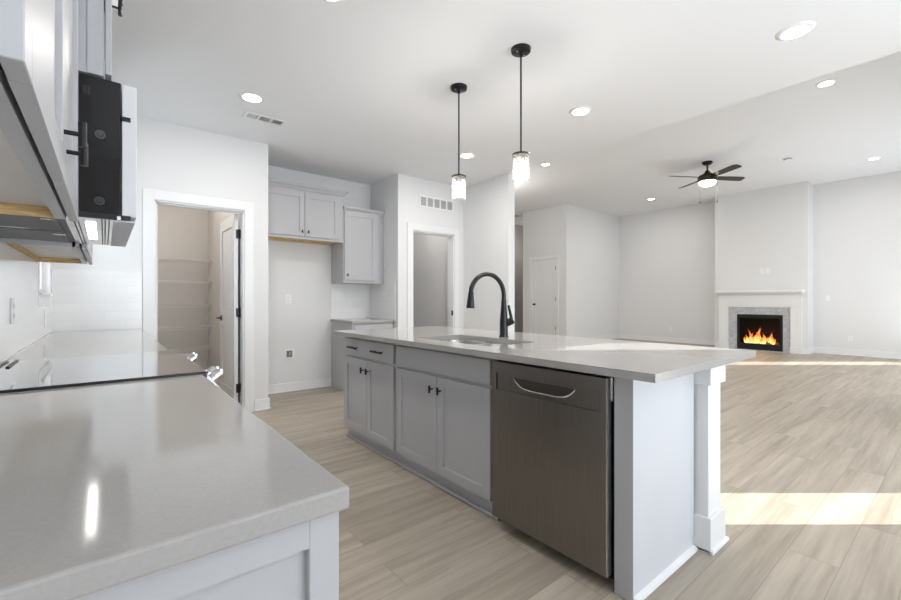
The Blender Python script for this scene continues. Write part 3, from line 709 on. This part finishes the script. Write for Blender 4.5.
light('pantry_fill_light', 'POINT', (.35, 5.6, 2.6), (0, 0, -1), 9, (1, .93, .86), shadow_soft_size=.12)  # added fill to brighten the pantry; no fixture modelled
light('hall_fill_light', 'POINT', (3.6, 5.2, 2.6), (0, 0, -1), 4, (1, .96, .92), shadow_soft_size=.12)  # unseen weak point fill added to lift the hall behind the opening
light('foyer_fill_light', 'POINT', (6.3, 6.6, 3.2), (0, 0, -1), 30, (1, .96, .92), shadow_soft_size=.2)  # added point source for the closet wall side; no lamp hangs here

light('back_hall_fill_light', 'POINT', (10.6, 8.8, 2.8), (0, 0, -1), 5, (1, .96, .92), shadow_soft_size=.15)  # small unseen fill added so the far foyer strip is less dark

# ------------------------------------------------------------------ outlets and switches
def plate(name, c, n, label, cat, kind='outlet', w=.075, h=.115, group=None, col='white_plastic'):
    c = Vector(c); n = Vector(n); u = Vector((0, 0, 1)).cross(n)
    t = thing(name, c, label, cat, group)
    def bx(mb, a0, a1, b0, b1, c0, c1, bev=0):
        p = [c+u*a+Vector((0, 0, b))+n*d for a in (a0, a1) for b in (b0, b1) for d in (c0, c1)]
        mb.box([min(q[i] for q in p) for i in range(3)], [max(q[i] for q in p) for i in range(3)], bev, 1)
    mb = MB(); bx(mb, -w/2, w/2, -h/2, h/2, .0005, .006, .0015); mb.build('plate', col, t)
    if kind == 'outlet':
        for s in (-1, 1):
            mb = MB(); bx(mb, -.017, .017, s*.021-.014, s*.021+.014, .006, .008); rc = mb.build('receptacle', col, t)
            mb = MB(); bx(mb, -.008, -.005, s*.021-.005, s*.021+.006, .008, .0085); bx(mb, .005, .008, s*.021-.005, s*.021+.006, .008, .0085); mb.build('slots', 'grille_dark', rc)
    elif kind == 'switch':
        mb = MB(); bx(mb, -.017, .017, -.033, .033, .006, .0085); mb.build('rocker', col, t)
    return t
plate('wall_outlet', (1.785, BY, 1.16), (0, -1, 0), 'white outlet halfway up the wall of the fridge recess', 'outlet')
t = plate('water_supply_box', (1.80, BY, .475), (0, -1, 0), 'white plumbing box with grey valve low in the fridge recess', 'outlet', 'none', .11, .12)
mb = MB(); mb.box((1.765, BY-.012, .435), (1.835, BY-.006, .515)); mb.build('recess', 'grille_dark', t)
mb = MB(); mb.tube([(1.80, BY-.008, .455), (1.80, BY-.035, .465), (1.80, BY-.035, .50)], .009, 10); mb.build('valve', 'chrome', t, True)
plate('wall_outlet', (2.596, BY-.008, 1.11), (0, -1, 0), 'white outlet on the tiles above the small far counter', 'outlet')
plate('wall_outlet', (XL+.008, 2.752, 1.10), (1, 0, 0), 'white outlet on the left tiled wall just past the cooktop', 'outlet')
plate('wall_switch', (XL+.008, 4.12, 1.02), (1, 0, 0), 'white switch on the left tiled wall under the small window', 'switch', 'switch')
for y, l in ((2.998, 'left'), (2.886, 'right')): plate('wall_outlet', (11.5, y, 1.80), (-1, 0, 0), '%s of the paired plates above the fireplace mantel' % l, 'outlet', 'outlet' if l == 'left' else 'none')
plate('wall_switch', (EX, 1.952, 1.19), (-1, 0, 0), 'white switch plate on the wall right of the fireplace', 'switch', 'switch')
plate('wall_outlet', (EX, 1.60, .35), (-1, 0, 0), 'white outlet low on the wall right of the fireplace', 'outlet')
plate('wall_outlet', (EX, 5.2, .35), (-1, 0, 0), 'white outlet low on the wall left of the fireplace', 'outlet')

# ------------------------------------------------------------------ vents
t = thing('return_grille', (3.57, PY, 2.485), 'white return air grille with five louvred bays above the cased opening', 'vent')
mb = MB(); x0, x1, z0, z1 = 3.275, 3.870, 2.405, 2.565
mb.box((x0, PY-.008, z0), (x1, PY-.0005, z0+.022)); mb.box((x0, PY-.008, z1-.022), (x1, PY-.0005, z1)); 
for i in range(6):
    xc = x0+.012+(x1-x0-.024)*i/5; mb.box((xc-.012, PY-.008, z0+.022), (xc+.012, PY-.0005, z1-.022))
mb.build('frame', 'white_plastic', t)
mb = MB(); z = z0+.026
while z < z1-.026:
    mb.prism([(x0+.02, PY-.001, z+.010), (x0+.02, PY-.006, z), (x0+.02, PY-.006, z+.002), (x0+.02, PY-.001, z+.012)], (x1-x0-.04, 0, 0)); z += .012
mb.build('louvres', 'louvre', t)
B('backing', 'grille_dark', (x0+.01, PY-.0012, z0+.01), (x1-.01, PY-.0004, z1-.01), t)

t = thing('ceiling_register', (1.125, 4.04, KC), 'white three-way supply register on the kitchen ceiling beside a downlight', 'vent')
x0, x1, y0, y1 = .955, 1.295, 3.975, 4.11
mb = MB(); f = .02
mb.box((x0, y0, KC-.008), (x1, y0+f, KC-.0005), .002, 1); mb.box((x0, y1-f, KC-.008), (x1, y1, KC-.0005), .002, 1)
for i in range(4):
    xc = x0+.01+(x1-x0-.02)*i/3; mb.box((xc-.010, y0+f, KC-.008), (xc+.010, y1-f, KC-.0005))
mb.build('frame', 'white_plastic', t)
mb = MB()
for bay in range(3):
    a = x0+.02+(x1-x0-.02)*bay/3; b = a+(x1-x0-.02)/3-.02; k = a+.006
    while k < b:
        s = (-1, .2, 1)[bay]*.004
        mb.prism([(k, y0+f, KC-.008), (k+.0015, y0+f, KC-.008), (k+.0015+s, y0+f, KC-.001), (k+s, y0+f, KC-.001)], (0, y1-y0-2*f, 0)); k += .009
mb.build('vanes', 'white_plastic', t)
B('backing', 'grille_dark', (x0+.01, y0+.01, KC-.0012), (x1-.01, y1-.01, KC-.0004), t)

t = thing('smoke_detector', (9.37, 2.06, GC), 'small white smoke detector on the great room ceiling right of the fan', 'smoke detector')
mb = MB(); mb.lathe([(0, -.035), (.045, -.034), (.058, -.022), (.065, -.006), (.065, 0), (0, 0)], (9.37, 2.06, GC-.0005), 'Z', 24); mb.build('cover', 'white_plastic', t, True)
mb = MB(); mb.lathe([(.052, -.030), (.060, -.024), (.060, -.018), (.052, -.018)], (9.37, 2.06, GC-.0005), 'Z', 24); mb.build('vent_ring', 'grille_dark', t, True)

# ------------------------------------------------------------------ recessed lights
rl = thing('recessed_light', (.924, 3.675, KC), 'round white downlight next to the ceiling register', 'ceiling light', 'recessed downlights')
mb = MB(); mb.lathe([(.070, -.010), (.078, -.010), (.096, -.003), (.098, 0), (.070, 0)], (.924, 3.675, KC-.0005), 'Z', 36); mb.build('trim_ring', 'white_plastic', rl, True)
mb = MB(); mb.lathe([(.071, -.008), (.05, -.0095), (0, -.010)], (.924, 3.675, KC-.0005), 'Z', 36); mb.build('lens', 'lampglow', rl, True)
spots = [((3.265, .683, KC), 'round white downlight nearest the top right corner of the photo'),
         ((3.20, 2.145, KC), 'round white downlight on the kitchen ceiling right of the near pendant'),
         ((3.18, 3.61, KC), 'round white downlight just right of the far pendant rod'),
         ((.92, 2.145, KC), 'round white downlight on the kitchen ceiling over the aisle, cut by the top edge'),
         ((6.472, 1.07, GC), 'great room downlight close to the ceiling step, right of the fan'),
         ((10.56, 1.10, GC), 'great room downlight furthest right, above the bare right wall'),
         ((6.32, 4.98, GC), 'great room downlight just right of the near pendant glass'),
         ((10.53, 5.04, GC), 'great room downlight left of the ceiling fan')]
allspots = [(.924, 3.675, KC)]+[s[0] for s in spots]
for loc, lab in spots: copy_tree(rl, loc, lab)
for x, y, z in allspots:
    light('downlight_lamp', 'AREA', (x, y, z-.015), (0, 0, -1), 5.5 if z < 3 else 7, (1, .97, .93), shape='DISK', size=.13)

# ------------------------------------------------------------------ pendants
PXp, PYp = 2.11, 1.863
pn = thing('pendant_light', (PXp, PYp, KC), 'near glass pendant light hanging over the island, the right one of the pair', 'pendant light', 'pendant lights over the island')
mb = MB(); mb.lathe([(0, -.026), (.052, -.025), (.062, -.020), (.065, 0), (0, 0)], (PXp, PYp, KC-.0005), 'Z', 32); mb.lathe([(0, -.05), (.011, -.05), (.013, -.026), (0, -.026)], (PXp, PYp, KC), 'Z', 16)
cn = mb.build('canopy', 'black', pn, True)
mb = MB()
for s in (-1, 1): mb.lathe([(0, -.030), (.006, -.030), (.006, -.024)], (PXp+s*.035, PYp, KC), 'Z', 12)
mb.build('screws', 'chrome', cn, True)
MB().tube([(PXp, PYp, KC-.04), (PXp, PYp, 2.11)], .006, 12).build('rod', 'black', pn, True)
mb = MB(); mb.lathe([(0, 2.122), (.012, 2.12), (.018, 2.108), (.056, 2.103), (.058, 2.098), (.056, 2.092), (.030, 2.091), (.030, 2.05), (.026, 2.046), (0, 2.046)], (PXp, PYp, 0), 'Z', 32); mb.build('socket_cap', 'bronze', pn, True)
mb = MB(); mb.lathe([(.0535, 2.0915), (.0535, 1.925), (.0505, 1.925), (.0505, 2.0915)], (PXp, PYp, 0), 'Z', 36); mb.build('glass_shade', 'jar', pn, True)
mb = MB(); mb.lathe([(.013, 2.05), (.014, 2.03), (.028, 1.995), (.030, 1.975), (.022, 1.95), (0, 1.94)], (PXp, PYp, 0), 'Z', 20); mb.build('bulb', 'bulb', pn, True)
copy_tree(pn, (2.115, 2.496, KC), 'far glass pendant light hanging over the island, the left one of the pair')

for y in (PYp, 2.496): light('pendant_bulb_lamp', 'POINT', (PXp, y, 1.985), (0, 0, -1), 9, (1, .95, .89), shadow_soft_size=.05)

# ------------------------------------------------------------------ ceiling fan
FXc, FYf = 8.50, 3.045
fn = thing('ceiling_fan', (FXc, FYf, GC), 'bronze four-blade ceiling fan with a lit round light in the great room', 'ceiling fan')
c = (FXc, FYf, 0)
mb = MB(); mb.lathe([(0, GC-.0005), (.085, GC-.0005), (.085, GC-.03), (.055, GC-.055), (0, GC-.056)], c, 'Z', 28); mb.build('canopy', 'bronze', fn, True)
MB().tube([(FXc, FYf, GC-.05), (FXc, FYf, 3.47)], .016, 12).build('downrod', 'bronze', fn, True)
mb = MB(); mb.lathe([(0, 3.50), (.03, 3.50), (.045, 3.47), (.08, 3.435), (.135, 3.415), (.155, 3.39), (.155, 3.32), (.145, 3.30), (0, 3.30)], c, 'Z', 36); mb.build('motor_housing', 'bronze', fn, True)
mb = MB(); mb.lathe([(.135, 3.302), (.136, 3.27), (.112, 3.24), (.06, 3.222), (0, 3.217)], c, 'Z', 32); mb.build('light_bowl', 'lampglow', fn, True)
for k in range(4):
    a = math.radians(148+90*k); u = Vector((math.cos(a), math.sin(a), 0)); v = Vector((-u.y, u.x, 0)); tl = math.radians(-13)
    w = v*math.cos(tl)+Vector((0, 0, 1))*math.sin(tl); nn = u.cross(w).normalized(); c0 = Vector((FXc, FYf, 3.375))
    out = [(.15, -.045), (.22, -.062), (.45, -.070), (.66, -.072), (.72, -.045), (.725, .04), (.70, .072), (.45, .070), (.22, .060), (.15, .042)]
    MB().prism([c0+u*r+w*s-nn*.004 for r, s in out], nn*.008).build('blade', 'bronze', fn)
for dx, z in ((-.13, 2.94), (.18, 2.96)):
    p = Vector((FXc, FYf, 0))+Vector((.776, -.631, 0))*dx; mb = MB(); mb.tube([(p.x, p.y, 3.30), (p.x, p.y, z)], .0018, 6); mb.lathe([(0, 0), (.007, -.004), (.008, -.03), (0, -.035)], (p.x, p.y, z), 'Z', 10); mb.build('pull_chain', 'bronze', fn)
light('fan_lamp', 'AREA', (FXc, FYf, 3.195), (0, 0, -1), 14, (1, .95, .88), shape='DISK', size=.24)

# ------------------------------------------------------------------ fireplace
fm = thing('fireplace_mantel', (11.45, 3.06, 0), 'white painted mantel with shelf and square legs around the fireplace', 'mantel')
FXm = 11.4995; m0, m1 = 2.285, 3.845
mb = MB(); mb.box((FXm-.20, m0-.045, 1.325), (FXm, m1+.045, 1.365), .003, 1); mb.build('shelf', 'trim', fm)
mb = MB(); mb.prism([(FXm, m0-.02, 1.325), (FXm-.15, m0-.02, 1.325), (FXm-.14, m0-.02, 1.30), (FXm-.07, m0-.02, 1.27), (FXm-.06, m0-.02, 1.255), (FXm, m0-.02, 1.255)], (0, m1-m0+.04, 0)); mb.build('crown_moulding', 'trim', fm)
mb = MB(); mb.box((FXm-.055, m0, 1.02), (FXm, m1, 1.255)); mb.box((FXm-.045, m0+.19, .985), (FXm, m1-.19, 1.02)); mb.build('frieze', 'trim', fm)
for y0, y1 in ((m0, m0+.189), (m1-.189, m1)):
    mb = MB(); mb.box((FXm-.060, y0, 0), (FXm, y1, 1.02)); mb.box((FXm-.072, y0-.008, 0), (FXm, y1+.008, .14), .003, 1); mb.box((FXm-.068, y0-.005, .985), (FXm, y1+.005, 1.02))
    mb.build('pilaster', 'trim', fm)
ms = MB(); ms.box((FXm-.022, 2.476, 0), (FXm, 2.612, .984)); ms.box((FXm-.022, 3.478, 0), (FXm, 3.654, .984)); ms.box((FXm-.022, 2.612, .822), (FXm, 3.478, .984)); ms.box((FXm-.022, 2.612, 0), (FXm, 3.478, .02))
o = ms.build('fireplace_surround', 'marble'); tag(o, 'grey veined marble surround between the mantel and the black firebox', 'fireplace surround')
fi = thing('fireplace_insert', (11.6, 3.045, .02), 'black framed fireplace insert with a burning log fire', 'fireplace')
mb = MB(); a, b = 2.613, 3.477
for q in (((FXm-.030, a, .022), (FXm-.001, a+.045, .82)), ((FXm-.030, b-.045, .022), (FXm-.001, b, .82)), ((FXm-.030, a+.045, .022), (FXm-.001, b-.045, .16)), ((FXm-.030, a+.045, .745), (FXm-.001, b-.045, .82))): mb.box(*q)
mb.build('frame', 'black', fi)
mb = MB()
mb.box((EX-.05, a, .03), (EX-.03, b, .81)); mb.box((FXm, a, .03), (EX-.05, a+.015, .81)); mb.box((FXm, b-.015, .03), (EX-.05, b, .81)); mb.box((FXm, a, .03), (EX-.05, b, .12)); mb.box((FXm, a, .79), (EX-.05, b, .81))
mb.build('firebox', 'firebox', fi)
for p, q, r in (((11.72, 2.75, .16), (11.66, 3.30, .17), .045), ((11.60, 2.80, .15), (11.66, 3.10, .17), .035), ((11.64, 3.34, .15), (11.70, 3.02, .19), .038), ((11.62, 2.90, .20), (11.74, 3.22, .24), .032)):
    p, q = Vector(p), Vector(q); MB().tube([p, p.lerp(q, .3)+Vector((0, 0, .008)), p.lerp(q, .7)-Vector((0, 0, .004)), q], [r*.9, r, r*.95, r*.8], 10).build('log', 'log', fi, True)
rnd = random.Random(3)
fl = [(2.80, .16), (2.85, .24), (2.90, .19), (2.95, .15), (2.98, .27), (3.03, .20), (3.06, .36), (3.10, .42), (3.14, .30), (3.19, .17), (3.22, .27), (3.27, .33), (3.31, .22), (3.35, .16), (3.16, .22), (2.88, .30), (3.00, .14), (3.24, .15)]
for i, (y, h) in enumerate(fl):
    x = 11.585+.02*(i % 4); N = 9; pts = []; rr = []; ph = rnd.random()*6; amp = .012+.02*rnd.random()
    for k in range(N):
        t_ = k/(N-1); pts.append((x, y+amp*math.sin(ph+t_*5)*(t_+.3), .155+h*t_)); rr.append(max(.002, (.036+.01*rnd.random())*(math.sin(math.pi*min(1, t_*.85+.22))**1.3)*(1-t_*.5)))
    rr[-1] = .001
    MB().tube(pts, rr, 8).build('flame', 'flame', fi, True)
B('glass', 'pane', (FXm-.006, a+.04, .155), (FXm-.003, b-.04, .75), fi)
light('fire_glow', 'POINT', (11.56, 3.05, .35), (-1, 0, 0), .8, (1, .45, .15), shadow_soft_size=.12)
